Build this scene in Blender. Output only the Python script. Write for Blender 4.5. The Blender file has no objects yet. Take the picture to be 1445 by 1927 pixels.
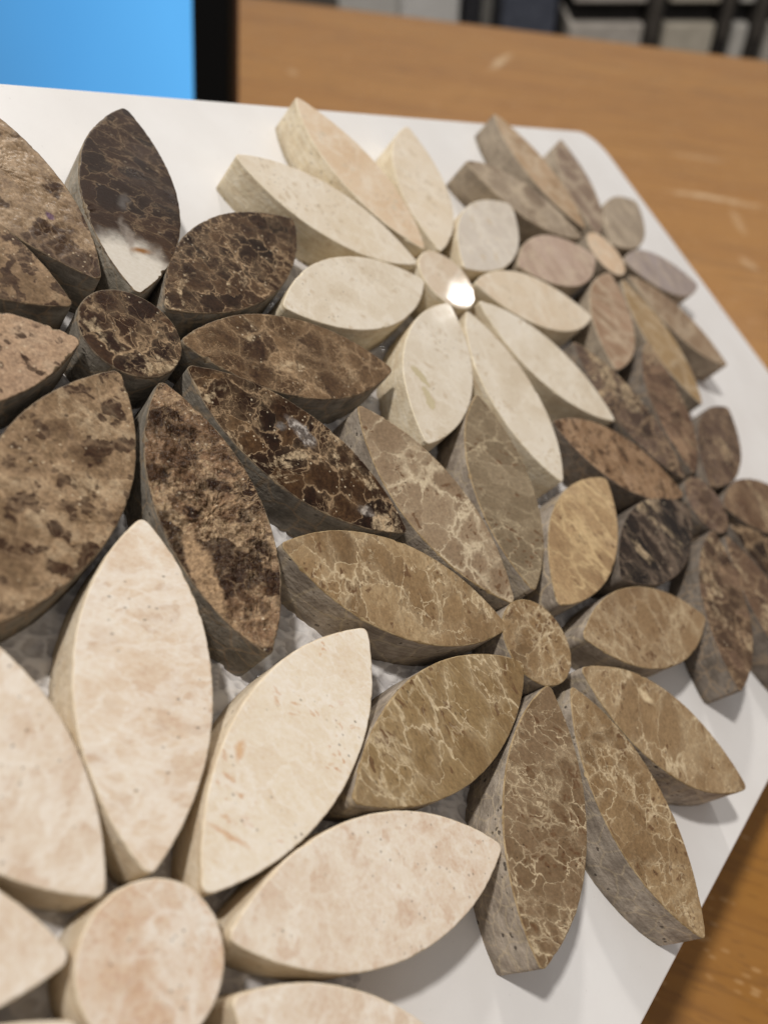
import bpy, bmesh, math, random
from mathutils import Vector, Matrix, noise

# ------------------------------------------------------------------ camera, light, exposure
scene = bpy.context.scene
COL = scene.collection
CAM_Z = 0.2412
cam_d = bpy.data.cameras.new('camera')
cam = bpy.data.objects.new('camera', cam_d)
COL.objects.link(cam)
cam.location = (0, 0, CAM_Z)
cam.rotation_euler = (math.radians(45), 0, 0)
cam_d.sensor_fit = 'VERTICAL'
cam_d.sensor_height = 24.0
cam_d.lens = 24.0 * 1599.6 / 1927.0
cam_d.clip_start = 0.01
cam_d.clip_end = 60
cam_d.dof.use_dof = True
cam_d.dof.focus_distance = 0.141
cam_d.dof.aperture_fstop = 9.5
scene.camera = cam
scene.render.resolution_x = 767
scene.render.resolution_y = 1024

world = bpy.data.worlds.new('World')
scene.world = world
world.use_nodes = True
bgn = world.node_tree.nodes['Background']
bgn.inputs['Color'].default_value = (1.0, 0.955, 0.92, 1)
bgn.inputs['Strength'].default_value = 0.31

def lamp(name, direction, dist, size, power, color):
    ld = bpy.data.lights.new(name, 'AREA')
    ld.shape = 'DISK'
    ld.size = size
    ld.energy = power
    ld.color = color
    lo = bpy.data.objects.new(name, ld)
    COL.objects.link(lo)
    target = Vector((0.02, 0.14, 0.10))
    d = Vector(direction).normalized()
    lo.location = target + d * dist
    lo.rotation_euler = d.to_track_quat('Z', 'Y').to_euler()
    return lo

lamp('ceiling_lamp', (-0.14, -0.01, 0.98), 1.75, 0.13, 22, (1.0, 0.955, 0.90))
lamp('ceiling_lamp', (0.05, 0.75, 0.66), 2.20, 0.16, 13, (1.0, 0.95, 0.89))  # added lamp, placed to brighten the far desk top
lamp('ceiling_lamp', (0.37, 0.75, 0.55), 3.30, 0.20, 2.5, (1.0, 0.95, 0.89))
lamp('ceiling_lamp', (0.635, 0.727, 0.261), 6.5, 0.14, 2.4, (1.0, 0.96, 0.92))

scene.view_settings.view_transform = 'Standard'
scene.view_settings.look = 'None'
scene.view_settings.gamma = 1
scene.view_settings.exposure = 0.0

# ------------------------------------------------------------------ helpers
S = 0.1                                    # one mosaic unit in metres
def hexc(h):
    v = [int(h[i:i+2], 16) / 255 for i in (0, 2, 4)]
    return tuple(c / 12.92 if c <= 0.04045 else ((c + 0.055) / 1.055) ** 2.4 for c in v) + (1.0,)

def link(name, me, mats=(), parent=None):
    o = bpy.data.objects.new(name, me)
    COL.objects.link(o)
    if me is not None:
        for m in mats:
            me.materials.append(m)
    if parent is not None:
        o.parent = parent
    return o

def tag(o, label=None, category=None, kind=None, group=None):
    if label: o['label'] = label
    if category: o['category'] = category
    if kind: o['kind'] = kind
    if group: o['group'] = group
    return o

def mesh_from(name, verts, faces, smooth=False):
    me = bpy.data.meshes.new(name)
    me.from_pydata(verts, [], faces)
    me.update()
    if smooth:
        me.polygons.foreach_set('use_smooth', [True] * len(me.polygons))
    return me

def box_mesh(name, sx, sy, sz, bevel=0.0, seg=2, origin=(0, 0, 0)):
    bm = bmesh.new()
    bmesh.ops.create_cube(bm, size=1.0)
    for v in bm.verts:
        v.co = Vector((v.co.x * sx + origin[0], v.co.y * sy + origin[1], v.co.z * sz + origin[2]))
    if bevel:
        bmesh.ops.bevel(bm, geom=list(bm.edges), offset=bevel, segments=seg, profile=0.5, affect='EDGES')
    me = bpy.data.meshes.new(name)
    bm.to_mesh(me); bm.free()
    return me

class NT:
    """small node-graph writer"""
    def __init__(self, name):
        self.m = bpy.data.materials.new(name)
        self.m.use_nodes = True
        self.t = self.m.node_tree
        self.bsdf = self.t.nodes['Principled BSDF']
    def n(self, kind, ins=None, **props):
        nd = self.t.nodes.new(kind)
        for k, v in props.items():
            setattr(nd, k, v)
        for k, v in (ins or {}).items():
            self.set(nd.inputs[k], v)
        return nd
    def set(self, sock, v):
        if isinstance(v, bpy.types.NodeSocket):
            self.t.links.new(v, sock)
        else:
            sock.default_value = v
    def coord(self, loc=(0, 0, 0), rot=(0, 0, 0), scale=(1, 1, 1)):
        tc = self.n('ShaderNodeTexCoord')
        return self.n('ShaderNodeMapping', {0: tc.outputs['Object'], 1: loc, 2: rot, 3: scale}).outputs[0]
    def noise(self, co, scale, detail=4, rough=0.55, dist=0.0, color=False):
        nd = self.n('ShaderNodeTexNoise', {'Vector': co, 'Scale': scale, 'Detail': detail, 'Roughness': rough, 'Distortion': dist})
        return nd.outputs['Color' if color else 'Fac']
    def vor(self, co, scale, feature='F1', out='Distance', rnd=1.0, smooth=None):
        nd = self.n('ShaderNodeTexVoronoi', feature=feature)
        self.set(nd.inputs['Vector'], co); self.set(nd.inputs['Scale'], scale)
        nd.inputs['Randomness'].default_value = rnd
        if smooth is not None: nd.inputs['Smoothness'].default_value = smooth
        return nd.outputs[out]
    def math(self, op, a, b=0.0, c=None, clamp=False):
        nd = self.n('ShaderNodeMath', operation=op, use_clamp=clamp)
        self.set(nd.inputs[0], a); self.set(nd.inputs[1], b)
        if c is not None: self.set(nd.inputs[2], c)
        return nd.outputs[0]
    def vmath(self, op, a, b=None, scale=None):
        nd = self.n('ShaderNodeVectorMath', operation=op)
        self.set(nd.inputs[0], a)
        if b is not None: self.set(nd.inputs[1], b)
        if scale is not None: self.set(nd.inputs['Scale'], scale)
        return nd.outputs['Value' if op in ('LENGTH', 'DISTANCE', 'DOT_PRODUCT') else 'Vector']
    def rng(self, v, a, b, c=0.0, d=1.0, smooth=True):
        nd = self.n('ShaderNodeMapRange', interpolation_type='SMOOTHSTEP' if smooth else 'LINEAR')
        for i, q in enumerate((v, a, b, c, d)):
            self.set(nd.inputs[i], q)
        return nd.outputs[0]
    def mix(self, f, a, b, blend='MIX'):
        nd = self.n('ShaderNodeMix', data_type='RGBA', blend_type=blend)
        self.set(nd.inputs[0], f); self.set(nd.inputs[6], a); self.set(nd.inputs[7], b)
        return nd.outputs[2]
    def ramp(self, f, stops):
        nd = self.n('ShaderNodeValToRGB')
        self.set(nd.inputs[0], f)
        el = nd.color_ramp.elements
        while len(el) < len(stops): el.new(0.5)
        for e, (p, c) in zip(el, stops):
            e.position = p; e.color = hexc(c) if isinstance(c, str) else c
        return nd.outputs[0]
    def bump(self, h, strength, dist, nrm=None):
        nd = self.n('ShaderNodeBump', {'Height': h, 'Strength': strength, 'Distance': dist})
        if nrm is not None: self.set(nd.inputs['Normal'], nrm)
        return nd.outputs[0]
    def warp(self, co, scale, amp, detail=3):
        c = self.noise(co, scale, detail, color=True)
        c = self.vmath('SUBTRACT', c, (0.5, 0.5, 0.5))
        return self.vmath('ADD', co, self.vmath('SCALE', c, scale=amp))
    def done(self, color=None, rough=0.5, normal=None, spec=0.5, **extra):
        b = self.bsdf
        if color is not None: self.set(b.inputs['Base Color'], color)
        self.set(b.inputs['Roughness'], rough)
        self.set(b.inputs['Specular IOR Level'], spec)
        if normal is not None: self.set(b.inputs['Normal'], normal)
        for k, v in extra.items(): self.set(b.inputs[k], v)
        return self.m

# ------------------------------------------------------------------ stone materials
def stone(name, seed, pal, vein, s1=190, w1=0.05, k1=0.7, s2=480, w2=0.07, k2=0.45, patch=None, patch_at=(0.55, 0.68),
          blotch=None, blotch_s=170, blotch_at=(0.56, 0.62), cloud=60, cell=0.5, rough=0.4, spots=(), fine=0.12, warp=0.006, bumpy=0.06,
          halo=0.3, mottle=0.25, spec=0.3, rvar=1.0, pits=0.6, aniso=0.55, sparkle_col=None):
    t = NT(name)
    r = random.Random(seed)
    base = t.coord((r.uniform(-9, 9), r.uniform(-9, 9), r.uniform(-9, 9)), (r.uniform(-.4, .4), r.uniform(-.4, .4), r.uniform(0, 6)), (1, aniso + (1 - aniso) * r.random(), 1))
    s1 *= r.uniform(0.72, 1.30); s2 *= r.uniform(0.75, 1.3); w1 *= r.uniform(0.7, 1.5); cloud *= r.uniform(0.7, 1.4)
    co = t.warp(base, 120, warp * 0.75, 4)
    co = t.warp(co, 560, warp * 0.42, 3)
    msk = t.n('ShaderNodeSeparateColor', {0: t.noise(base, 105, 3, 0.6, color=True)}).outputs
    # tone: per fragment value mixed with cloudiness
    cellv = t.n('ShaderNodeSeparateColor', {0: t.vor(co, s1, 'F1', 'Color')}).outputs[0]
    cl = t.rng(t.noise(co, cloud, 5, 0.62), 0.30, 0.70, smooth=False)
    mo = t.noise(co, 640, 5, 0.68)
    tone = t.math('ADD', t.math('MULTIPLY', cellv, cell), t.math('MULTIPLY', cl, 1 - cell))
    tone = t.math('ADD', tone, t.math('MULTIPLY', t.math('SUBTRACT', mo, 0.5), mottle * 2.2))
    c = t.ramp(tone, pal)
    if patch:
        pm = t.rng(t.math('ADD', t.noise(base, 70, 5, 0.65, 0.8), t.math('MULTIPLY', t.math('SUBTRACT', mo, 0.5), 0.25)), patch_at[0], patch_at[1])
        pc = t.mix(t.rng(mo, 0.36, 0.62), hexc(patch[0]), hexc(patch[1]))
        c = t.mix(pm, c, pc)
    d1 = t.vor(co, s1, 'DISTANCE_TO_EDGE')
    ha = t.math('MULTIPLY', t.rng(t.math('ADD', d1, t.math('MULTIPLY', t.math('SUBTRACT', mo, 0.5), 0.25)), 0.24, 0.0), t.rng(msk[2], 0.40, 0.60, 0.1, 1.0))
    c = t.mix(t.math('MULTIPLY', ha, halo), c, hexc(vein))
    if blotch:
        bn = t.math('ADD', t.noise(co, blotch_s, 2.5, 0.5), t.math('MULTIPLY', t.math('SUBTRACT', mo, 0.5), 0.12))
        bm_ = t.rng(bn, blotch_at[0], blotch_at[1])
        b2 = t.rng(t.vor(co, blotch_s * 1.7), 0.36, 0.22)
        on = t.rng(msk[1], 0.50, 0.56)
        c = t.mix(t.math('MULTIPLY', t.math('MAXIMUM', bm_, t.math('MULTIPLY', b2, on)), t.rng(mo, 0.30, 0.66, 1.0, 0.78)), c, hexc(blotch))
    # veins: fragment outlines of two sizes, breaking up and of changing width
    wv = t.rng(msk[1], 0.38, 0.64, 0.25, 1.7)
    v1 = t.math('SUBTRACT', 1.0, t.rng(d1, 0.0, t.math('MULTIPLY', wv, w1)))
    v1 = t.math('MULTIPLY', v1, t.rng(msk[0], 0.38, 0.56, 0.22, 1.0))
    d2 = t.vor(co, s2, 'DISTANCE_TO_EDGE')
    v2 = t.math('SUBTRACT', 1.0, t.rng(d2, 0.0, t.math('MULTIPLY', wv, w2)))
    v2 = t.math('MULTIPLY', v2, t.rng(msk[2], 0.46, 0.60))
    vv = t.math('MAXIMUM', t.math('MULTIPLY', v1, k1), t.math('MULTIPLY', v2, k2))
    vc = t.mix(t.rng(mo, 0.35, 0.65), t.mix(0.35, hexc(vein), hexc(pal[-1][1])), hexc(vein))
    c = t.mix(vv, c, vc)
    rg = t.rng(msk[0], 0.3, 0.7, rough - 0.05 * rvar, rough + 0.08 * rvar)
    # marks with a place of their own (stains, crystal pockets, quartz, a painted reflection)
    oc = t.n('ShaderNodeTexCoord').outputs['Object']
    grain = t.rng(t.noise(base, 1900, 3, 0.7), 0.25, 0.75, smooth=False)
    pit = t.math('MULTIPLY', t.rng(t.vor(base, 760), 0.17, 0.09), t.rng(msk[1], 0.46, 0.54))
    c = t.mix(t.math('MULTIPLY', pit, pits), c, hexc(sparkle_col) if sparkle_col else t.mix(0.8, c, hexc('2c1c10'), 'MULTIPLY'))  # dark and tan stones: pale specks paint in crystal sparkle; others: dark pits
    hgt = grain
    for (x, y, rx, ry, ang, col, soft, rr, relief) in spots:
        q = t.n('ShaderNodeMapping', {0: t.warp(oc, 330, 0.0042 * min(1, 30 * rx)), 1: (x * S, y * S, 0), 2: (0, 0, math.radians(ang)), 3: (rx * S, ry * S, 1e3)}, vector_type='TEXTURE').outputs[0]
        mk = t.rng(t.vmath('LENGTH', q), 1.0, 1.0 - soft)
        cc = hexc(col)
        if relief:
            cc = t.mix(t.rng(t.noise(oc, 900, 3), 0.4, 0.62), cc, hexc('5e5650'))
            hgt = t.math('ADD', hgt, t.math('MULTIPLY', mk, t.math('MULTIPLY', t.noise(oc, 700, 2), relief)))
        c = t.mix(mk, c, cc)
        if rr is not None: rg = t.rng(mk, 0.0, 1.0, rg, rr)
    c = t.mix(fine, c, t.mix(grain, hexc('000000'), hexc('ffffff')), 'OVERLAY')
    nrm = t.bump(hgt, bumpy, 0.0004)
    return t.done(c, rg, nrm, spec)

def sawn(name, seed, a, b, pits=0.3, s1=190, vein='b09a7c', kv=0.3):
    """sawn flank of a tile: dull, paler and greyer than the face, with saw lines, pin holes and the veins running on"""
    t = NT(name)
    r = random.Random(seed)
    base = t.coord((r.uniform(-9, 9), r.uniform(-9, 9), r.uniform(-9, 9)), (r.uniform(-.4, .4), r.uniform(-.4, .4), r.uniform(0, 6)), (1, r.uniform(.55, 1.0), 1))
    s1 *= r.uniform(0.72, 1.30)
    cw = t.warp(base, 120, 0.0045, 4)
    st = t.coord((r.uniform(-9, 9), 0, 0), (0.25, 0.2, 0), (200, 200, 1500))
    lines_ = t.noise(st, 1.0, 3, 0.65)
    mo = t.noise(cw, 210, 5, 0.68)
    c = t.mix(t.rng(mo, 0.32, 0.68), hexc(a), hexc(b))
    d1 = t.vor(cw, s1, 'DISTANCE_TO_EDGE')
    c = t.mix(t.math('MULTIPLY', t.rng(d1, 0.07, 0.0), kv), c, hexc(vein))
    c = t.mix(0.20, c, t.mix(t.rng(lines_, 0.3, 0.7), hexc('1c1c1c'), hexc('e6e6e6')), 'OVERLAY')
    pit = t.math('MULTIPLY', t.rng(t.vor(t.warp(base, 700, 0.001), 560), 0.24, 0.13), t.rng(mo, 0.50, 0.58))
    c = t.mix(t.math('MULTIPLY', pit, pits), c, hexc('2a221c'))
    h = t.math('ADD', t.math('MULTIPLY', lines_, 0.35), t.math('ADD', t.noise(base, 1300, 3), t.math('MULTIPLY', pit, -2.5 * pits)))
    return t.done(c, 0.8, t.bump(h, 0.45, 0.0005), 0.2)

# ------------------------------------------------------------------ the setting: floor and desk
# desk frame: the far edge runs along EDGE
EDGE = Vector((0.92, -0.39, 0)).normalized()
BACK = Vector((-EDGE.y, EDGE.x, 0))            # away from the camera
DESK_O = Vector((0.0, 0.930, 0.0))              # a point of the far edge, desk top level z = 0

t = NT('carpet')
co = t.coord()
c = t.mix(t.noise(co, 60, 4), hexc('5d5850'), hexc('7a7368'))
c = t.mix(0.3, c, t.mix(t.noise(co, 700, 2), hexc('222222'), hexc('cccccc')), 'OVERLAY')
m_floor = t.done(c, 0.95, t.bump(t.noise(co, 500, 3), 0.6, 0.004), 0.1)
fl = link('floor', mesh_from('floor', [(-6, -5, -0.74), (6, -5, -0.74), (6, 8, -0.74), (-6, 8, -0.74)], [(0, 1, 2, 3)]), [m_floor])
tag(fl, kind='structure')

def wood_material():
    t = NT('beech_laminate')
    co = t.coord()
    ang = math.atan2(EDGE.y, EDGE.x)
    al = t.n('ShaderNodeMapping', {0: co, 2: (0, 0, ang)}, vector_type='TEXTURE').outputs[0]     # x along the grain
    g1 = t.n('ShaderNodeMapping', {0: al, 3: (2.2, 20, 1)}).outputs[0]
    g1 = t.warp(g1, 0.8, 0.9)
    n1 = t.noise(g1, 1.0, 5, 0.6, 0.4)
    g2 = t.n('ShaderNodeMapping', {0: al, 3: (14, 210, 1)}).outputs[0]
    n2 = t.noise(t.warp(g2, 0.5, 0.7), 1.0, 4, 0.6)
    f = t.math('ADD', t.math('MULTIPLY', n1, 0.6), t.math('MULTIPLY', n2, 0.4))
    c = t.ramp(f, [(0.22, '8a5b1f'), (0.44, '966626'), (0.58, '9e6e2c'), (0.80, 'ad7e3a')])
    # short dark pores and pale ray flecks
    g3 = t.n('ShaderNodeMapping', {0: al, 3: (130, 900, 1)}).outputs[0]
    po = t.rng(t.noise(g3, 1.0, 2, 0.5), 0.60, 0.70)
    c = t.mix(t.math('MULTIPLY', po, 0.35), c, hexc('5a3713'))
    g4 = t.n('ShaderNodeMapping', {0: al, 1: (3.1, 1.7, 0), 3: (190, 480, 1)}).outputs[0]
    fk = t.math('MULTIPLY', t.rng(t.vor(g4, 1.0), 0.30, 0.16), t.rng(t.noise(al, 45, 2), 0.50, 0.60))
    c = t.mix(t.math('MULTIPLY', fk, 0.45), c, hexc('cda673'))
    g5 = t.n('ShaderNodeMapping', {0: al, 1: (0.4, 0, 0), 3: (5, 75, 1)}).outputs[0]
    ln = t.rng(t.math('ABSOLUTE', t.math('SUBTRACT', t.noise(t.warp(g5, 0.6, 0.6), 1.0, 2), 0.5)), 0.035, 0.0)
    c = t.mix(t.math('MULTIPLY', ln, 0.28), c, hexc('5f3b17'))
    # scuffs worn into the desk top
    for (x0, y0, x1, y1, wd, k) in ((1.76, 5.38, 2.42, 5.09, 0.045, .50), (2.17, 5.11, 2.14, 4.70, 0.030, .25), (2.02, 4.49, 2.10, 4.31, 0.035, .32),
                                     (0.87, 7.60, 1.12, 8.10, 0.06, .55), (1.95, 5.95, 2.35, 5.78, 0.05, .18), (-0.80, 7.57, -0.72, 7.60, 0.12, .28)):
        a = math.atan2(y1 - y0, x1 - x0)
        q = t.n('ShaderNodeMapping', {0: t.warp(co, 50, 0.006), 1: ((x0 + x1) / 2 * S, (y0 + y1) / 2 * S, 0), 2: (0, 0, a),
                                      3: (math.hypot(x1 - x0, y1 - y0) / 2 * S, wd * S, 1e3)}, vector_type='TEXTURE').outputs[0]
        mk = t.math('MULTIPLY', t.rng(t.vmath('LENGTH', q), 1.1, 0.3), t.rng(t.noise(co, 160, 3), 0.30, 0.60, 0.3, 1.0))
        c = t.mix(t.math('MULTIPLY', mk, k), c, hexc('e3cba6'))
    rg = t.rng(t.noise(co, 40, 4), 0.3, 0.7, 0.34, 0.48)
    h = t.math('ADD', t.math('MULTIPLY', po, -1.0), t.noise(co, 1300, 2))
    return t.done(c, rg, t.bump(h, 0.08, 0.0004), 0.32, **{'Coat Weight': 0.35, 'Coat Roughness': 0.25})

m_wood = wood_material()
desk = link('desk', None)
desk.location = (0, 0, -0.74)
tag(desk, 'light brown wood grain desk under the tilted mosaic board', 'desk')
def desk_pt(along, back, z):
    p = DESK_O + EDGE * along + BACK * back
    return (p.x, p.y, z)
bm = bmesh.new()
vs = [bm.verts.new(desk_pt(a, b, 0)) for a, b in ((-1.0, 0.0), (-1.0, -1.35), (1.15, -1.35), (1.15, 0.0))]
f = bm.faces.new(vs)
ex = bmesh.ops.extrude_face_region(bm, geom=[f])
for v in [g for g in ex['geom'] if isinstance(g, bmesh.types.BMVert)]:
    v.co.z -= 0.026
bmesh.ops.recalc_face_normals(bm, faces=bm.faces)
bmesh.ops.bevel(bm, geom=[e for e in bm.edges], offset=0.005, segments=3, profile=0.5, affect='EDGES')
me = bpy.data.meshes.new('tabletop'); bm.to_mesh(me); bm.free()
o = link('tabletop', me, [m_wood], desk); o.location = (0, 0, 0.74)
m_leg = NT('grey_steel').done(hexc('4c4c4e'), 0.4, None, 0.5, Metallic=0.6)
for a, b in ((-0.9, -0.1), (-0.9, -1.25), (1.05, -0.1), (1.05, -1.25)):
    lm = box_mesh('leg', 0.05, 0.05, 0.714, 0.004, 2, (0, 0, 0.357))
    o = link('leg', lm, [m_leg], desk)
    p = desk_pt(a, b, 0); o.location = (p[0], p[1], 0)
    o.rotation_euler.z = math.atan2(EDGE.y, EDGE.x)

# ------------------------------------------------------------------ the blue screen behind the board
def screen_thing():
    al, psi = math.radians(20), math.radians(13)
    back = Vector((math.sin(psi), math.cos(psi), 0))
    right = Vector((math.cos(psi), -math.sin(psi), 0))
    e = Vector((0, 0, math.cos(al))) + back * math.sin(al)
    nrm = right.cross(e)                      # faces away from the camera side
    P0 = Vector((-0.0913, 0.5245, CAM_Z - 0.1826))
    bot = P0 - e * (P0.z / e.z)
    Wd, Hd, th, bz = 0.36, 0.235, 0.012, 0.0226
    root = link('screen', None)
    root.location = bot - right * (Wd / 2)
    rot = Matrix((right, e, -nrm)).transposed()      # local x right, y up the panel, z towards the viewer
    if rot.determinant() < 0:
        rot = Matrix((right, e, nrm)).transposed()
    root.rotation_euler = rot.to_euler()
    tag(root, 'black framed screen showing plain blue behind the white board', 'screen')
    m_black = NT('black_frame').done(hexc('040404'), 0.5, None, 0.12)
    t = NT('blue_picture')
    co = t.coord()
    sx = t.n('ShaderNodeSeparateXYZ', {0: co})
    gx = t.rng(t.math('ADD', sx.outputs[0], t.math('MULTIPLY', sx.outputs[1], 0.25)), 0.01, 0.17, smooth=False)
    c = t.ramp(t.math('ADD', gx, t.math('MULTIPLY', t.math('SUBTRACT', t.noise(co, 12, 2), 0.5), 0.15)), [(0.0, '4a8fc6'), (0.55, '53a5e6'), (1.0, '60b8fb')])
    m_blue = t.done((0.01, 0.01, 0.012, 1), 0.3, None, 0.3)
    t.set(t.bsdf.inputs['Emission Color'], c); t.bsdf.inputs['Emission Strength'].default_value = 0.93
    # frame: four rails round the picture
    def rail(name, x0, x1, y0, y1):
        o = link(name, box_mesh(name, x1 - x0, y1 - y0, th, 0.0016, 2, ((x0 + x1) / 2, (y0 + y1) / 2, -th / 2)), [m_black], root)
        return o
    rail('frame_rail', Wd / 2 - bz, Wd / 2, bz + .0004, Hd - bz - .0004)
    rail('frame_rail', -Wd / 2, -Wd / 2 + bz, bz + .0004, Hd - bz - .0004)
    rail('frame_rail', -Wd / 2, Wd / 2, 0.0, bz)
    rail('frame_rail', -Wd / 2, Wd / 2, Hd - bz, Hd)
    px, py = Wd / 2 - bz - 0.0003, (bz + 0.0003, Hd - bz - 0.0003)
    link('display_panel', box_mesh('display_panel', 2 * px, py[1] - py[0], 0.004, 0, 1, (0, sum(py) / 2, -0.0042)), [m_blue], root)
    t2 = NT('brown_shell').done(hexc('6d4b34'), 0.5)
    link('back_shell', box_mesh('back_shell', Wd + 0.001, Hd - 0.006, 0.005, 0.002, 2, (0, Hd / 2 + 0.001, -th - 0.0027)), [t2], root)
    # strut from the shell down to the desk
    inv = rot.inverted()
    top = Vector((0, Hd * 0.6, -th - 0.006))
    wt = rot @ top + root.location
    foot = inv @ (Vector((wt.x, wt.y, 0.0)) + back * 0.10 - root.location)
    w = 0.04
    vv = [top + Vector((-w, 0, 0)), top + Vector((w, 0, 0)), foot + Vector((w, 0, 0)), foot + Vector((-w, 0, 0))]
    dn = (vv[1] - vv[0]).cross(vv[3] - vv[0]).normalized() * 0.003
    vv2 = [v + dn for v in vv]
    if (rot @ dn).z < 0: vv2 = [v - dn for v in vv]
    allv = [tuple(v) for v in vv + vv2]
    link('strut', mesh_from('strut', allv, [(0, 1, 2, 3), (7, 6, 5, 4), (0, 4, 5, 1), (1, 5, 6, 2), (2, 6, 7, 3), (3, 7, 4, 0)]), [m_black], root)
screen_thing()

# ------------------------------------------------------------------ the sample board, tilted with one corner on the desk
UX = Vector((-0.63317125, 0.54730895, 0.54730895))
VX = Vector((-0.51462806, -0.82585267, 0.23048931))
NX = Vector((0.57814542, -0.13572134, 0.80456671))
H_T = 0.094                                   # tile thickness in units
C1 = Vector((0.66825, -3.71885)); C2 = Vector((-1.32584, -3.40070))
EX = (C2 - C1).normalized()                  # along the right edge
EL = Vector((-EX.y, EX.x))
if EL.y < 0: EL = -EL                         # along the long edges, towards the camera's left
TB = 0.030                                    # board thickness
ROT = Matrix((UX, VX, NX)).transposed()
def w_pt(u, v, h=0.0):                        # mosaic coordinates (h above the board's face) -> world
    return Vector((0, 0, CAM_Z)) + (UX * u + VX * v - NX * (1 + H_T - h)) * S

board = link('mosaic_sample_board', None)
ORG = w_pt(C2.x, C2.y, -TB)
board.location = ORG
board.rotation_euler = ROT.to_euler()
tag(board, 'white sample board with brown and cream stone flower mosaic, tilted above the wooden desk', 'mosaic')
def loc(u, v, h=0.0):                         # mosaic -> board-local metres
    return Vector(((u - C2.x) * S, (v - C2.y) * S, (h + TB) * S))

def rounded_rect():
    ln = 4.05
    c4 = [C1, C2, C2 + EL * ln, C1 + EL * ln]
    rr = [0.13, 0.13, 0.13, 0.13]
    pts = []
    for i in range(4):
        p, a, b = c4[i], (c4[i - 1] - c4[i]).normalized(), (c4[(i + 1) % 4] - c4[i]).normalized()
        cen = p + (a + b) * rr[i]
        for k in range(13):
            ph = k / 12 * math.pi / 2
            pts.append(cen - b * rr[i] * math.cos(ph) - a * rr[i] * math.sin(ph))
    return pts
bp = rounded_rect()
bm = bmesh.new()
top = [bm.verts.new(loc(p.x, p.y, 0)) for p in bp]
bot = [bm.verts.new(loc(p.x, p.y, -TB)) for p in bp]
ft = bm.faces.new(top); bm.faces.new(bot[::-1])
for i in range(len(bp)):
    bm.faces.new((top[i - 1], bot[i - 1], bot[i], top[i]))
bmesh.ops.recalc_face_normals(bm, faces=bm.faces)
bmesh.ops.bevel(bm, geom=[e for e in ft.edges], offset=0.0004, segments=2, profile=0.5, affect='EDGES')
me = bpy.data.meshes.new('backing_board'); bm.to_mesh(me); bm.free()
t = NT('white_card')
co = t.coord()
c = t.mix(t.rng(t.noise(co, 35, 4), 0.3, 0.7), hexc('e3e1df'), hexc('eae9e8'))
sm = t.math('MULTIPLY', t.rng(t.noise(co, 900, 2, 0.4), 0.74, 0.80), 0.25)
c = t.mix(sm, c, hexc('8f8b88'))
m_card = t.done(c, 0.42, t.bump(t.noise(co, 1200, 3), 0.04, 0.0004), 0.4)
link('backing_board', me, [m_card], board)
low_z = min((Matrix.Translation(ORG) @ ROT.to_4x4() @ v.co).z for v in me.vertices)
print('board lowest z', low_z)

# fold-out strut under the raised side
t = NT('strut_card').done(hexc('b9b4ab'), 0.8)
sv = []
for (u, v) in ((0.25, 0.0), (0.85, -0.12)):
    p = w_pt(u, v, -TB)
    sv += [p, Vector((p.x, p.y, 0.0))]
nrm2 = ((sv[2] - sv[0]).cross(Vector((0, 0, 1)))).normalized() * 0.002
vv = [ROT.inverted() @ (q + d - ORG) for d in (Vector((0, 0, 0)), nrm2) for q in sv]
link('easel_strut', mesh_from('easel_strut', [tuple(q) for q in vv], [(0, 1, 3, 2), (4, 6, 7, 5), (0, 4, 5, 1), (2, 3, 7, 6), (0, 2, 6, 4), (1, 5, 7, 3)]), [t], board)

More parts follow.
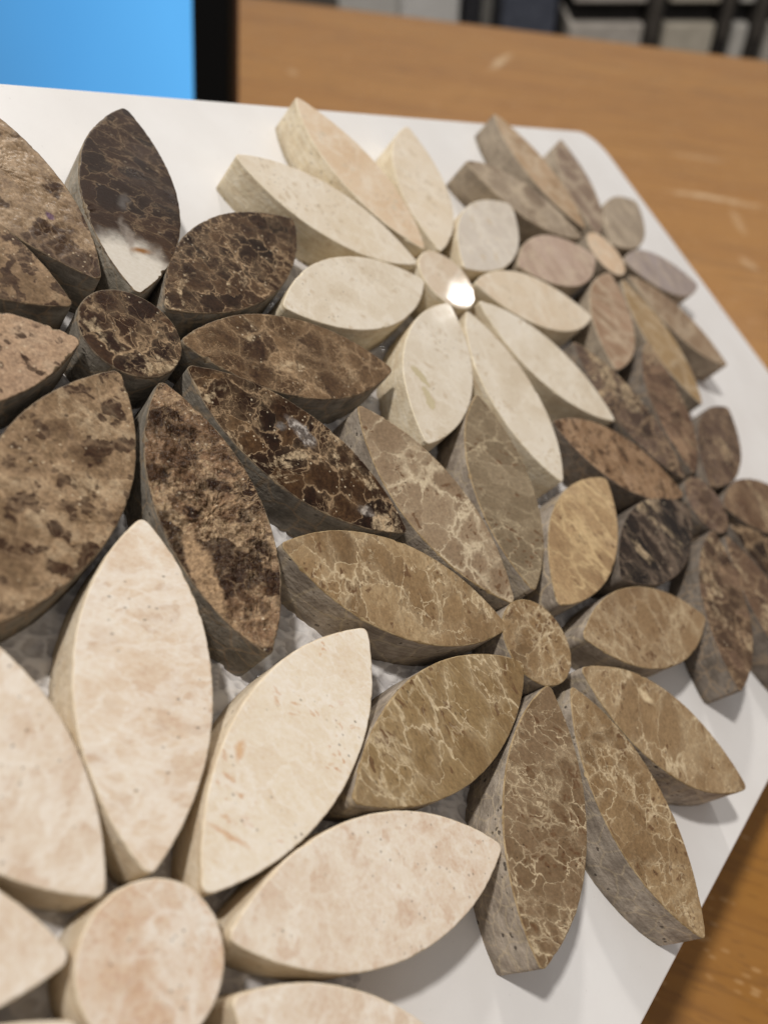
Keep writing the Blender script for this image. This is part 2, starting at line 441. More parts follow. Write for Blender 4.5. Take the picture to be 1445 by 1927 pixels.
TILES={
  'A0':(0.4769,-0.9276,None), 'A1':(0.7248,-1.1397,-37.9), 'A2':(0.5446,-1.2547,-78.4), 'A3':(0.3231,-1.2114,-117.7),
  'A4':(0.1677,-1.0569,-160.0), 'A5':(0.1632,-0.8254,158.7), 'A6':(0.3093,-0.6507,119.5), 'A7':(0.5457,-0.6058,77.2),
  'A8':(0.7511,-0.7423,32.5), 'A9':(0.8168,-0.9313,4.2), 'B0':(0.3336,-1.8280,None), 'B1':(0.3898,-1.5079,81.9),
  'B2':(0.5840,-1.6203,38.9), 'B3':(0.6620,-1.8292,1.8), 'B4':(0.5874,-2.0422,-40.0), 'B5':(0.3987,-2.1638,-76.3),
  'B6':(0.1760,-2.1301,-120.4), 'B7':(0.0290,-1.9607,-160.6), 'B8':(0.0221,-1.7291,160.7), 'B9':(0.1654,-1.5576,119.2),
  'C0':(-0.2228,-0.3594,None), 'C1':(0.0288,-0.5680,-39.9), 'C2':(-0.1695,-0.6832,-79.2), 'C3':(-0.3899,-0.6437,-120.3),
  'C4':(-0.5445,-0.4673,-163.2), 'C5':(0.1028,-0.3603,0.5), 'C6':(0.0268,-0.1448,40.5), 'C7':(-0.1655,-0.0344,80.0),
  'C8':(-0.3878,-0.0736,120.0), 'C9':(-0.5329,-0.2466,160.0), 'D0':(-0.3674,-1.2263,None), 'D1':(-0.1209,-1.0370,38.8),
  'D2':(-0.3269,-0.9242,79.8), 'D3':(-0.5462,-0.9648,118.7), 'D4':(-0.6938,-1.1434,161.2), 'D5':(-0.6899,-1.3643,-158.5),
  'D6':(-0.5504,-1.5532,-118.4), 'D7':(-0.3155,-1.5820,-79.4), 'D8':(-0.1159,-1.4627,-38.0), 'D9':(-0.0496,-1.2526,-1.8),
  'E0':(0.1880,-2.7291,None), 'E1':(0.4484,-2.5012,41.9), 'E2':(0.5280,-2.7358,-2.6), 'E3':(0.4345,-2.9283,-40.3),
  'E4':(0.2508,-3.0541,-79.0), 'E5':(0.0291,-3.0188,-117.7), 'E6':(-0.1296,-2.8484,-158.0), 'E7':(-0.1322,-2.6234,162.6),
  'E8':(0.0150,-2.4421,119.3), 'E9':(0.2427,-2.4100,80.2), 'F0':(-0.5291,-2.1440,None), 'F1':(-0.4615,-1.8202,84.4),
  'F2':(-0.2733,-1.9314,37.8), 'F3':(-0.2033,-2.1438,-0.4), 'F4':(-0.2794,-2.3637,-42.5), 'F5':(-0.4712,-2.4646,-80.4),
  'F6':(-0.6850,-2.4250,-118.5), 'F7':(-0.8393,-2.0373,161.0), 'F8':(-0.6993,-1.8747,120.5), 'F9':(-0.8374,-2.2562,-160.0),
}


# netting glued under the sheet: raised ring-like cells, real relief
t = NT('netting_glue')
co = t.coord()
th_ = t.n('ShaderNodeAttribute', attribute_name='thread').outputs['Fac']
c = t.mix(t.rng(t.noise(co, 300, 3), 0.35, 0.65), hexc('b9b5b4'), hexc('cfccca'))
c = t.mix(t.rng(th_, 0.25, 0.85), c, hexc('dedbd9'))
m_net = t.done(c, 0.14, t.bump(t.noise(co, 1400, 2), 0.15, 0.0004), 0.5)
def sheet(u0, v0, u1, v1, step, inside, z0, seed):
    nu, nv = int((u1 - u0) / step) + 1, int((v1 - v0) / step) + 1
    idx, verts, faces, thread = {}, [], [], []
    for i in range(nu):
        for j in range(nv):
            u, v = u0 + i * step, v0 + j * step
            e = inside(u, v)
            if e < 0: continue
            d, _p = noise.voronoi((u * 38 + seed, v * 38, seed), distance_metric='DISTANCE')
            g = max(0.0, min(1.0, (d[1] - d[0]) / 0.30))
            ridge = (1 - g * g * (3 - 2 * g))
            z = z0 + 0.0012 + 0.0055 * ridge + 0.0006 * noise.noise((u * 40, v * 40, 3))
            z = min(z, z0 + 0.0125)
            if e < 0.02: z = z0 * 0 + 0.0005 + (z - 0.0005) * e / 0.02
            idx[i, j] = len(verts); verts.append(tuple(loc(u, v, z))); thread.append(ridge)
    for i in range(nu - 1):
        for j in range(nv - 1):
            k = [(i, j), (i + 1, j), (i + 1, j + 1), (i, j + 1)]
            if all(q in idx for q in k): faces.append([idx[q] for q in k])
    me = mesh_from('netting', verts, faces, True)
    at = me.attributes.new('thread', 'FLOAT', 'POINT')
    at.data.foreach_set('value', thread)
    return me
HULL = [Vector(TILES[k][:2]) for k in ('A0', 'C0', 'D0', 'F0', 'E0', 'B0')]
HC = sum(HULL, Vector((0, 0))) / 6
def seg_in(u, v):
    p = Vector((u, v)); best = 1e9
    for i in range(6):
        a, b = HULL[i], HULL[(i + 1) % 6]
        nn = Vector((-(b - a).y, (b - a).x)).normalized()
        if nn.dot(HC - a) < 0: nn = -nn
        best = min(best, nn.dot(p - a))
    return best + 0.21 + 0.03 * noise.noise((u * 9, v * 9, 0))
us = [p.x for p in HULL]; vs_ = [p.y for p in HULL]
o = link('netting', sheet(min(us) - .3, min(vs_) - .3, max(us) + .3, max(vs_) + .3, 0.0060, seg_in, 0.0, 2.0), [m_net], board)

# tile outlines -----------------------------------------------------
L_T, W_T, R_T = 0.4790, 0.1866, 0.0862
def lens_outline(n, L=L_T, W=W_T, r=0.011):
    """two arcs meeting in slightly rounded tips"""
    Ra = (L * L / 4 + W * W / 4) / W
    c = Ra - W / 2
    tipx = math.sqrt((Ra - r) ** 2 - c * c)               # centre of the tip rounding
    a_end = math.atan2(tipx, c)                            # arc half angle
    k = max(4, n // 14); m = n // 2 - k
    pts = []
    for sgn in (1, -1):
        for i in range(m):
            a = -a_end + 2 * a_end * i / m
            pts.append((sgn * -Ra * math.sin(a) * 1.0, sgn * (Ra * math.cos(a) - c)))
        b0 = math.pi / 2 + a_end                            # rounding at the tip reached
        for i in range(k):
            b = (math.pi / 2 + a_end) + (math.pi - 2 * a_end) * i / k
            x = -tipx + r * math.cos(b); y = r * math.sin(b)
            pts.append((sgn * x, sgn * y))
    return pts
def disc_outline(n): return [(R_T * math.cos(2 * math.pi * i / n), R_T * math.sin(2 * math.pi * i / n)) for i in range(n)]

def tile_mesh(name, outline, seed, rough=0.0, rings=7, height=H_T, chip=1.0):
    n = len(outline)
    r = random.Random(seed)
    so = Vector((r.uniform(0, 90), r.uniform(0, 90), r.uniform(0, 90)))
    pts = [Vector(p) for p in outline]
    nrm = []
    for i in range(n):
        d = pts[(i + 1) % n] - pts[i - 1]
        nrm.append(Vector((d.y, -d.x)).normalized())
    if sum(p.dot(q) for p, q in zip(pts, nrm)) < 0: nrm = [-q for q in nrm]
    # hand cut outline: slow wobble, fine roughness
    wob = [0.0016 * noise.noise(Vector((p.x * 9, p.y * 9, 0)) + so) + 0.0004 * noise.noise(Vector((p.x * 60, p.y * 60, 0)) + so) + 0.0005 * noise.noise(Vector((p.x * 150, p.y * 150, 0)) + so) for p in pts]
    pts = [p + q * w for p, q, w in zip(pts, nrm, wob)]
    bev, drop = [], []
    for p in pts:
        k = noise.noise(Vector((p.x * 34, p.y * 34, 5)) + so); k2 = noise.noise(Vector((p.x * 130, p.y * 130, 9)) + so)
        ch = max(0.0, k - 0.12) * max(0.0, k2 + 0.1) * chip
        bev.append(0.0017 + 0.0007 * k2 + 0.024 * ch); drop.append(0.0017 + 0.0007 * k2 + 0.026 * ch)
    V, F, M = [], [], []
    def ring(f):
        b = len(V)
        for i in range(n): V.append(f(i))
        return b
    taper = r.uniform(0.0, 0.0025)
    def side(i, s):
        p = pts[i] + nrm[i] * (taper * (1 - s) + 0.0007 * noise.noise(Vector((pts[i].x * 40, pts[i].y * 40, s * 4)) + so))
        return p
    def tilt(p): return 0.0
    bases = []
    for s in (0.0, 0.3, 0.6, 0.85):
        bases.append(ring(lambda i, s=s: (*(side(i, s) * S), s * height * S)))
    bases.append(ring(lambda i: (*(pts[i] * S), (height - drop[i] * 1.25) * S)))
    bases.append(ring(lambda i: (*(pts[i] * S), (height - drop[i]) * S)))
    nside = len(bases) - 1
    bases.append(ring(lambda i: (*((pts[i] - nrm[i] * bev[i] * 0.32) * S), (height - drop[i] * 0.30) * S)))
    def zt(p, edge):
        z = height
        if rough:
            q = Vector((p.x * 26, p.y * 26, 1)) + so
            cl = 0.5 * noise.noise(q * 0.7) + 0.5 * noise.noise(q * 2.3) + 0.5 * abs(noise.noise(q * 4.1)) + 0.4 * noise.noise(q * 9) + 0.3 * noise.noise(q * 19)
            z += rough * (min(cl, 0.12) - 0.12) * edge
        else:
            z += 0.0005 * noise.noise(Vector((p.x * 12, p.y * 12, 7)) + so) * edge
        return z
    bases.append(ring(lambda i: (*((pts[i] - nrm[i] * bev[i]) * S), zt(pts[i], 0.25 if rough else 0) * S)))
    bases.append(ring(lambda i: (*((pts[i] - nrm[i] * (bev[i] + 0.0018)) * S), zt(pts[i], 0.6 if rough else 0) * S)))
    raw = [Vector(q) for q in outline]
    for k in range(rings):
        s = 0.90 * (1 - k / rings)
        bases.append(ring(lambda i, s=s: (*(raw[i] * s * S), zt(raw[i] * s, 1) * S)))
    for k in range(len(bases) - 1):
        a, b = bases[k], bases[k + 1]
        for i in range(n):
            j = (i + 1) % n
            F.append((a + i, a + j, b + j, b + i)); M.append(1 if k < nside else 2 if k < nside + 2 else 0)
    V.append((0, 0, zt(Vector((0, 0)), 1) * S)); cidx = len(V) - 1
    for i in range(n):
        F.append((bases[-1] + i, bases[-1] + (i + 1) % n, cidx)); M.append(0)
    F.append(tuple(bases[0] + i for i in range(n))[::-1]); M.append(1)
    me = bpy.data.meshes.new(name)
    me.from_pydata(V, [], F)
    me.polygons.foreach_set('material_index', M)
    me.polygons.foreach_set('use_smooth', [True] * (len(F) - 1) + [False])
    me.update()
    # outward facing
    if me.polygons[0].normal.dot(Vector((*pts[0], 0)).normalized()) < 0:
        me.flip_normals()
    return me

# stone kinds ---------------------------------------------------------
DARK = dict(pal=[(0.10, '140c08'), (0.42, '281a11'), (0.66, '423021'), (0.95, '6c543c')], vein='b69b7a', s1=215, w1=0.055, k1=0.66, s2=540, w2=0.07, k2=0.55,
            patch=('574632', 'b19d80'), patch_at=(0.54, 0.62), sparkle_col='d8c8ac', rough=0.30, cell=0.55, cloud=80, fine=0.45, halo=0.16, mottle=0.45, spec=0.16)
TAN = dict(pal=[(0.08, '5c4733'), (0.5, '80694f'), (0.92, 'ab967a')], vein='b99c7c', s1=280, w1=0.10, k1=0.25, s2=620, w2=0.10, k2=0.30,
           blotch='362215', blotch_s=330, blotch_at=(0.55, 0.60), sparkle_col='cdbb9e', rough=0.40, cell=0.3, cloud=120, fine=0.42, halo=0.2, mottle=0.6, spec=0.2, aniso=0.9, warp=0.004)
LIGHT = dict(pal=[(0.10, '6d563b'), (0.4, '836a4b'), (0.7, '937a59'), (0.95, 'ad9674')], vein='d6c4a3', s1=185, w1=0.034, k1=0.80, s2=450, w2=0.050, k2=0.72,
             blotch='654a32', blotch_s=380, blotch_at=(0.66, 0.71), rough=0.42, cell=0.45, cloud=60, fine=0.28, halo=0.22, mottle=0.40, spec=0.25)
CREAM = dict(pal=[(0.10, 'cabba4'), (0.5, 'd6cab6'), (0.95, 'dfd6c7')], vein='e9e1d2', s1=150, w1=0.07, k1=0.35, s2=380, w2=0.12, k2=0.40,
             blotch='c9b9a1', blotch_s=260, blotch_at=(0.62, 0.72), rough=0.40, cell=0.25, cloud=55, fine=0.09, halo=0.25, mottle=0.30)
PINK = dict(pal=[(0.10, 'd6c0aa'), (0.45, 'decdb9'), (0.75, 'e3d5c3'), (0.95, 'ebe1d3')], vein='f0e8dc', s1=210, w1=0.11, k1=0.55, s2=520, w2=0.15, k2=0.60,
            blotch='d0b8a0', blotch_s=260, blotch_at=(0.50, 0.74), rough=0.42, cell=0.35, cloud=110, fine=0.20, halo=0.30, mottle=0.75)
TAUPE = dict(pal=[(0.10, '665441'), (0.45, '867460'), (0.95, 'b0a08b')], vein='c9b89f', s1=150, w1=0.08, k1=0.55, s2=360, w2=0.08, k2=0.3,
             rough=0.42, cell=0.5, cloud=75, fine=0.25, halo=0.35, mottle=0.45)
def pal(*c): return [(0.05 + 0.93 * i / (len(c) - 1), q) for i, q in enumerate(c)]
SIDE = {'A': ('6d675e', '989084'), 'F': ('665d54', '8d8378'), 'D': ('8d8174', 'b9ad9e'), 'B': ('cfc0a4', 'e4d8c0'), 'C': ('d6c5ab', 'e6d9c3'), 'E': ('8d8070', 'b0a28f')}
BASE = {'A': DARK, 'F': DARK, 'D': LIGHT, 'B': CREAM, 'C': PINK, 'E': TAUPE}
Q = 'd2cbbf'
OV = {
 'A0': dict(k1=0.75, patch_at=(0.60, 0.68), pal=pal('160d09', '2b1b12', '3d2a1c', '5a4330')),
 'A1': dict(fine=0.12, pits=0.2, k1=0.30, k2=0.15, halo=0.03, mottle=0.15, pal=pal('180f09', '281910', '352317', '4a3524'), patch_at=(0.75, 0.85), spots=((-0.215, 0.01, 0.125, 0.11, 0, Q, 0.42, 0.3, 0), (-0.115, 0.010, 0.055, 0.013, 14, '8f857b', 0.95, None, 0),
                                                              (-0.135, -0.012, 0.010, 0.030, 20, '8a5f30', 0.95, None, 0), (-0.03, 0.012, 0.035, 0.016, 0, '5a5450', 0.95, None, 0)),  # last spot: soft grey reflection painted into the stone colour
            side=('8d8679', 'b7ae9f')),
 'A2': dict(k1=0.72, s1=230, w1=0.06, pal=pal('1f150e', '33241a', '4a3727', '5e4833')),
 'A3': dict(pal=pal('33231a', '54402d', '6e573f', '8a7156'), k1=0.5, patch_at=(0.52, 0.66)),
 'A4': dict(pal=pal('150c07', '29190f', '3c2919', '5c442c'), k1=0.6, w1=0.035, rough=0.15,
            spots=((-0.018, 0.042, 0.042, 0.020, -20, 'b3aca5', 0.6, 0.08, 6.0), (0.150, -0.020, 0.024, 0.014, 20, 'a89f95', 0.7, 0.08, 6.0), (-0.055, 0.02, 0.02, 0.012, 40, '6f6a66', 0.8, 0.08, 4.0))),
 'A5': dict(pal=pal('2e1e13', '553e2b', '7d624a', 'a1876a'), blotch='2e1c11', blotch_s=120, blotch_at=(0.52, 0.57), patch=('735a43', 'b59c7c'), patch_at=(0.50, 0.58), rough_geo=0.013, rough=0.22, s2=700, k2=0.6, k1=0.4, fine=0.6, mottle=0.8, bumpy=0.6,
            spots=((0.10, -0.052, 0.085, 0.024, 0, 'a5896a', 0.35, 0.55, 0.0),)),
 'A6': dict(base=TAN), 'A7': dict(base=TAN, pal=pal('8f745c', 'a68b72', 'b8a086'), blotch_at=(0.63, 0.69)),
 'A8': dict(base=TAN, pal=pal('665038', '7f684f', '9b8468'), blotch_at=(0.49, 0.55)),
 'A9': dict(base=TAN, pal=pal('6f5a45', '8f7960', 'b09b82'), blotch_at=(0.50, 0.54), blotch_s=105, rough_geo=0.006, spots=((-0.105, -0.012, 0.012, 0.008, 20, '6a5262', 0.5, None, 0),)),
 'B0': dict(pal=pal('cdb9a0', 'd6c5af', 'ddcfbd'), rough=0.055, rvar=0.2, spec=0.5, bumpy=0.003), 'B9': dict(rough=0.065, rvar=0.2, spec=0.5, bumpy=0.003, spots=((0.063, -0.040, 0.030, 0.014, 60, 'c2b595', 0.25, None, 0), (0.112, -0.012, 0.032, 0.013, 30, 'c4b797', 0.25, None, 0))),
 'B2': dict(pal=pal('d2c2a8', 'dacdb8', 'e0d6c6')), 'B3': dict(pal=pal('cfb392', 'd8c2a6', 'dfccb4')), 'B4': dict(pal=pal('d2c0a4', 'dccdb6', 'e4d9c8')),
 'B5': dict(pal=pal('c2b7a8', 'cbc1b4', 'd4ccc0')), 'B6': dict(pal=pal('cbb59a', 'd3c1a8', 'dbcdb7')),
 'C1': dict(s1=240, pal=pal('d6bea6', 'decab3', 'e4d4c0', 'eae0d0')), 'C2': dict(pal=pal('e0cfb8', 'e7dac5', 'ede3d3'), blotch_s=420, blotch_at=(0.66, 0.80), blotch='d3b090',
     spots=((-0.068, 0.060, 0.020, 0.010, 20, 'd8b48f', 0.9, None, 0), (-0.165, 0.012, 0.006, 0.045, 10, 'd6b494', 0.9, None, 0))),
 'C3': dict(s1=185, w1=0.16, k1=0.55, s2=300, w2=0.16, k2=0.5, vein='eae0d0', blotch='d0b69e', blotch_at=(0.52, 0.70)),
 'C0': dict(pal=pal('c9a88b', 'd3b79d', 'dcc9b4', 'e4d9cb'), cloud=140),
 'D0': dict(k1=0.75, w1=0.05), 'D1': dict(k1=0.75, w1=0.032), 'D2': dict(pal=pal('6b5539', '7f6746', '8d7653', '9f8969')),
 'D6': dict(pal=pal('786047', '8a7153', '988062'), k1=0.45, k2=0.35), 'D7': dict(pal=pal('927757', 'a88c68', 'bfa582'), vein='dcc294', s1=230, w1=0.07, k1=0.6, k2=0.7),
 'D8': dict(pal=pal('6c5d48', '7f6f58', '918169'), vein='c2b294'), 'D9': dict(pal=pal('7b6750', '8d7860', '9c886f'), vein='d3c3a6', w1=0.05, k1=0.9),
 'D5': dict(pal=pal('7d6549', '917858', 'a68f70'), spots=((-0.060, 0.042, 0.028, 0.016, 0, 'd0bb98', 0.7, None, 0),)),
 'D3': dict(s1=260, k2=0.65, pal=pal('6a543b', '7d674e', '917c62')),
 'E0': dict(base=CREAM, pal=pal('c9ac8c', 'd4b99b', 'dcc6ac')), 'E9': dict(pal=pal('a58d7c', 'b59d8c', 'bfa99b')), 'E5': dict(pal=pal('8d7f79', '9b8d88', 'a79a96'), k1=0.15, k2=0.1),
 'E4': dict(pal=pal('8a7b68', '9d8d7a', 'ab9c8a')), 'E3': dict(pal=pal('77614f', '836e5c', '917d6c')), 'E2': dict(pal=pal('94785a', 'a98d6d', 'b89d80')),
 'E7': dict(pal=pal('8d7350', '9c815b', 'a98f6b')), 'E8': dict(pal=pal('8b7057', '9d8067', 'ad9179')), 'E6': dict(pal=pal('7d6650', '8e765d', '9c866e')),
 'F0': dict(pal=pal('3c2c22', '5a473b', '746054'), k1=0.5), 'F1': dict(pal=pal('120e0b', '1f1814', '2e241d', '3f332a'), vein='8d7a68', s1=190, w1=0.07, k1=0.7, rough=0.2),
 'F2': dict(base=TAN, pal=pal('6f543c', '85694e', '9a7f66'), blotch='3d2818', blotch_at=(0.55, 0.62)), 'F3': dict(pal=pal('32241b', '58463a', '766254'), patch_at=(0.52, 0.62), k1=0.55),
 'F4': dict(pal=pal('35251b', '614a3a', '947860'), k1=0.45), 'F5': dict(pal=pal('35281f', '524035', '6a5749'), k1=0.45, k2=0.3), 'F6': dict(pal=pal('432f20', '624b39', '7b6652'), k1=0.45),
 'F7': dict(pal=pal('4d3b30', '66503f', '7a6350')), 'F8': dict(pal=pal('35261c', '574435', '775f4e'), k1=0.6),
}
FLOWER_LABEL = {'A': 'flower of polished dark brown veined stone', 'B': 'flower of pale cream stone in the middle of the far row', 'C': 'flower of pinkish cream stone, the largest in view',
                'D': 'flower of light brown stone with pale vein network', 'E': 'flower of grey taupe stone with a cream centre', 'F': 'flower of dull dark brown stone beside the right edge of the board'}
TILE_LABEL = {'A1': 'very dark petal tile with a white quartz tip', 'A4': 'glossy dark petal tile with silvery crystal pockets', 'A5': 'rough broken-faced brown petal tile',
              'A6': 'tan petal tile with dark brown spots', 'A7': 'pinkish tan petal tile', 'A8': 'tan petal tile with large dark patches', 'A9': 'tan petal tile with dark fragments and a rough face',
              'D7': 'golden petal tile', 'D8': 'olive grey petal tile', 'D9': 'greyish petal tile with pale veins', 'F1': 'nearly black petal tile with pale net veins',
              'E0': 'small cream centre tile', 'E9': 'pinkish petal tile', 'E5': 'lilac grey petal tile', 'B9': 'cream petal tile with fossil outlines'}
EDGE_COL = {'A': ('4a3d30', '8a785f'), 'F': ('4f4439', '75675a'), 'D': ('836c49', 'b09a76'), 'B': ('d6c8ab', 'e8ddc6'), 'C': ('d6c3a6', 'e8dac2'), 'E': ('a3937c', 'bfae96')}  # edge highlights painted in as paler stone tones
_edges = {}
def edge_mat(fk, sd):
    """unpolished arris left by the saw, paled to paint in its edge highlight"""
    if fk not in _edges:
        t = NT('cut_edge_' + fk); co = t.coord()
        c = t.mix(t.rng(t.noise(co, 420, 4, 0.65), 0.35, 0.65), hexc(EDGE_COL[fk][0]), hexc(EDGE_COL[fk][1]))
        _edges[fk] = t.done(c, 0.6, t.bump(t.noise(co, 1800, 2), 0.3, 0.0003), 0.3)
    return _edges[fk]
flowers = {}
m_pad = m_net
for fk in 'ABCDEF':
    cu, cv, _ = TILES[fk + '0']
    # glue pad that holds the flower's tiles together
    verts, faces = [], []
    NR, NA = 22, 72
    for i in range(NR + 1):
        for j in range(NA):
            rad = 0.31 * i / NR * (1 + 0.03 * noise.noise((j * 0.6, ord(fk), 0)))
            a = 2 * math.pi * j / NA
            u, v = cu + rad * math.cos(a), cv + rad * math.sin(a)
            z = 0.0045 + 0.003 * noise.noise((u * 30, v * 30, 1)) if i < NR else 0.0006
            if i == NR - 1: z *= 0.7
            p = loc(u, v, z) - loc(cu, cv, 0)
            verts.append(tuple(p))
    for i in range(NR):
        for j in range(NA):
            faces.append((i * NA + j, (i + 1) * NA + j, (i + 1) * NA + (j + 1) % NA, i * NA + (j + 1) % NA))
    fo = link('flower', mesh_from('flower', verts, faces, True), [m_net], board)
    fo.location = loc(cu, cv, 0)
    fo['label'] = FLOWER_LABEL[fk]
    flowers[fk] = fo
for ti, k in enumerate(sorted(TILES)):
    u, v, th = TILES[k]
    fk = k[0]
    ov = dict(OV.get(k, {}))
    prm = dict(ov.pop('base', BASE[fk]))
    rg = ov.pop('rough_geo', 0.0)
    sd = ov.pop('side', SIDE[fk])
    prm.update(ov)
    mt = stone('stone_' + k, 100 + ti * 7, **prm)
    ms = sawn('sawn_' + k, 100 + ti * 7, *sd, 0.75 if fk == 'D' else 0.4, prm['s1'], prm['vein'], 0.35 if fk in 'ADF' else 0.2)
    me_ = edge_mat(fk, sd)
    near = fk in 'ACD'
    if th is None:
        ol = disc_outline(120 if near else 84)
    else:
        ol = lens_outline(260 if near else 150)
    me = tile_mesh('center_tile' if th is None else 'petal_tile', ol, 300 + ti, rg, 48 if rg else 7, chip={'A': 0.8, 'B': 0.5, 'C': 0.25, 'D': 0.5, 'E': 0.6, 'F': 0.7}[fk])
    o = link('center_tile' if th is None else 'petal_tile', me, [mt, ms, me_], flowers[fk])
    p = loc(u, v, 0.0) - flowers[fk].location
    o.location = p
    o.rotation_euler.z = math.radians(th) if th is not None else random.Random(ti).uniform(0, 6)
    if k in TILE_LABEL: o['label'] = TILE_LABEL[k]

# ------------------------------------------------------------------ things beyond the desk, on the floor
def ray_pt(px, py, dist):
    """point where the line of sight through a photo pixel reaches a distance in front of the desk"""
    x, y = (px - 722.5) / 1599.6, (py - 963.5) / 1599.6
    s = math.sqrt(0.5)
    d = Vector((x, -s * y + s, -s * y - s))
    return Vector((0, 0, CAM_Z)) + d * (dist / d.y)
FZ = -0.74
def plain(name, a, b, rough=0.6, sc=40):
    t = NT(name); co = t.coord()
    c = t.mix(t.rng(t.noise(co, sc, 4), 0.3, 0.7), hexc(a), hexc(b))
    return t.done(c, rough, t.bump(t.noise(co, 300, 3), 0.1, 0.002))
def cabinet():
    x0, x1, Y = ray_pt(636, 20, 1.55).x, ray_pt(868, 20, 1.55).x, 1.55
    w = x1 - x0
    r = link('drawer_cabinet', None); r.location = ((x0 + x1) / 2, Y + 0.25, FZ)
    tag(r, 'white drawer cabinet on the floor beyond the desk', 'cabinet')
    mw = plain('white_laminate', 'e6e4e0', 'eeece8', 0.5); mg = plain('grey_laminate', 'd6d3cd', 'dedbd5', 0.5)
    H = 0.70
    link('carcass', box_mesh('carcass', w, 0.48, H, 0.004, 2, (0, 0.01, H / 2)), [mw], r)
    for i in range(3):
        hz = 0.21
        d = link('drawer_front', box_mesh('drawer_front', w * 0.49 - 0.004, 0.016, hz, 0.003, 2, (-w * 0.25, -0.2385, 0.06 + i * 0.215 + hz / 2)), [mg], r)
        link('handle', box_mesh('handle', 0.08, 0.012, 0.01, 0.002, 2, (-w * 0.25, -0.253, 0.06 + i * 0.215 + hz * 0.75)), [m_leg], d)
    d = link('door', box_mesh('door', w * 0.49 - 0.004, 0.016, 0.64, 0.003, 2, (w * 0.25, -0.2385, 0.06 + 0.32)), [mw], r)
    link('handle', box_mesh('handle', 0.012, 0.012, 0.10, 0.002, 2, (w * 0.06, -0.253, 0.45)), [m_leg], d)
cabinet()
def suitcase():
    Y = 1.52
    x0, x1 = ray_pt(874, 40, Y).x, ray_pt(1058, 60, Y).x
    w = x1 - x0
    r = link('suitcase', None); r.location = ((x0 + x1) / 2, Y + 0.12, FZ)
    tag(r, 'charcoal suitcase with blue grey panel standing beside the white cabinet', 'suitcase')
    mc = plain('charcoal_cloth', '26262a', '34343a', 0.8); mb = plain('blue_grey_cloth', '4a4f5c', '5d6270', 0.7); mz = plain('grey_trim', '6f6c68', '82807a', 0.6)
    body = link('body', box_mesh('body', w, 0.22, 0.66, 0.03, 4, (0, 0, 0.37)), [mc], r)
    link('front_panel', box_mesh('front_panel', w * 0.55, 0.02, 0.16, 0.008, 3, (w * 0.14, -0.116, 0.57)), [mb], r)
    link('trim_strip', box_mesh('trim_strip', 0.016, 0.014, 0.56, 0.004, 2, (-w * 0.28, -0.114, 0.37)), [mz], r)
    for s in (-1, 1):
        link('wheel', box_mesh('wheel', 0.03, 0.05, 0.05, 0.012, 3, (s * w * 0.36, 0.05, 0.025)), [mc], r)
suitcase()
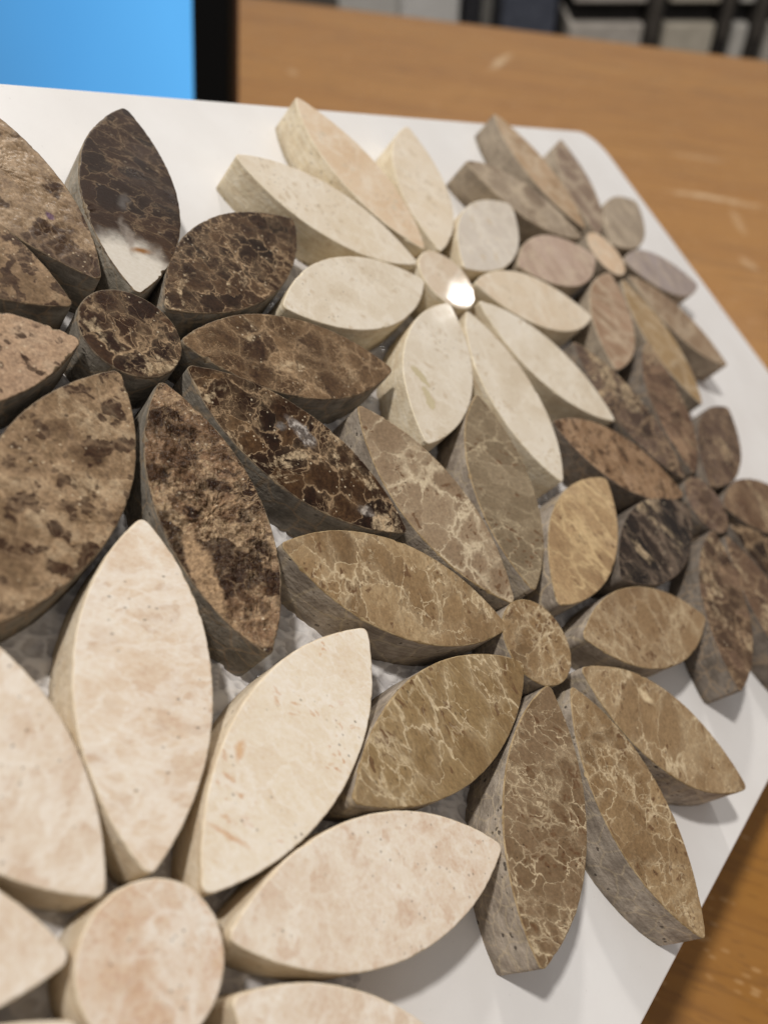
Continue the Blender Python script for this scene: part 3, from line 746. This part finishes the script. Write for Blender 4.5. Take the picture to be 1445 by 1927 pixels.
def low_shelf():
    Y = 1.50
    x0, x1 = ray_pt(1066, 60, Y).x, ray_pt(1500, 100, Y).x
    r = link('low_shelf', None); r.location = ((x0 + x1) / 2, Y + 0.16, FZ)
    tag(r, 'low dark shelf on the floor carrying the row of pale boxes', 'shelf')
    md = plain('dark_wood', '2a241f', '3a322b', 0.6)
    w = x1 - x0 + 0.04; H = 0.40
    link('top_panel', box_mesh('top_panel', w, 0.32, 0.022, 0.003, 2, (0, 0, H - 0.011)), [md], r)
    link('bottom_panel', box_mesh('bottom_panel', w - 0.046, 0.32, 0.022, 0.003, 2, (0, 0, 0.06)), [md], r)
    for s in (-1, 1):
        link('side_panel', box_mesh('side_panel', 0.022, 0.32, H - 0.0225, 0.003, 2, (s * (w / 2 - 0.011), 0, (H - 0.0225) / 2)), [md], r)
    link('back_panel', box_mesh('back_panel', w - 0.046, 0.012, H - 0.1, 0.002, 1, (0, 0.152, 0.07 + (H - 0.1) / 2)), [md], r)
    specs = [(1070, 1206, 'c4bcb2', 'd6cec4', 'wide pale grey box beside the suitcase, on the low shelf'), (1246, 1340, 'c6bdac', 'd8cfbe', 'pale beige box between two dark binders on the low shelf'),
             (1376, 1402, 'd0ccc4', 'dedad2', 'narrow off white box on the low shelf'), (1440, 1500, 'bdb6ac', 'cfc8bd', 'pale grey box at the end of the low shelf')]
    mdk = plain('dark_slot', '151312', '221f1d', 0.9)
    for (a, b, c1, c2, lab) in specs:
        xa, xb = ray_pt(a, 90, Y).x, ray_pt(b, 90, Y).x
        wd = xb - xa
        q = link('storage_box', None); q.location = ((xa + xb) / 2, Y + 0.13, FZ + H)
        tag(q, lab, 'box', group='pale boxes on the low shelf')
        mm = plain('carton', c1, c2, 0.8)
        link('carton_body', box_mesh('carton_body', wd, 0.24, 0.172, 0.003, 2, (0, 0, 0.086)), [mm], q)
        link('lid', box_mesh('lid', wd * 0.98, 0.235, 0.045, 0.003, 2, (0, 0, 0.2245)), [mm], q)
        link('dark_slot', box_mesh('dark_slot', wd * 0.93, 0.21, 0.029, 0, 1, (0, 0.004, 0.187)), [mdk], q)  # near-black block paints the shade inside the open slot
    for (a, b, c1, c2, lab) in ((1212, 1240, '3a3632', '4a4540', 'dark grey binder beside the wide pale box'), (1345, 1371, '211e1c', '2f2b28', 'black binder beside the narrow off white box'), (1406, 1436, '2c2825', '3d3833', 'dark brown binder next to the end box')):
        xa, xb = ray_pt(a, 90, Y).x, ray_pt(b, 90, Y).x
        wd = xb - xa
        q = link('binder', None); q.location = ((xa + xb) / 2, Y + 0.14, FZ + H)
        tag(q, lab, 'binder', group='dark binders on the low shelf')
        mm = plain('binder_cover', c1, c2, 0.6)
        link('cover', box_mesh('cover', wd, 0.25, 0.30, 0.003, 2, (0, 0, 0.15)), [mm], q)
        link('spine_label', box_mesh('spine_label', wd * 0.6, 0.002, 0.10, 0, 1, (0, -0.1262, 0.2)), [plain('label_paper', '4c4640', '5c564f')], q)
low_shelf()
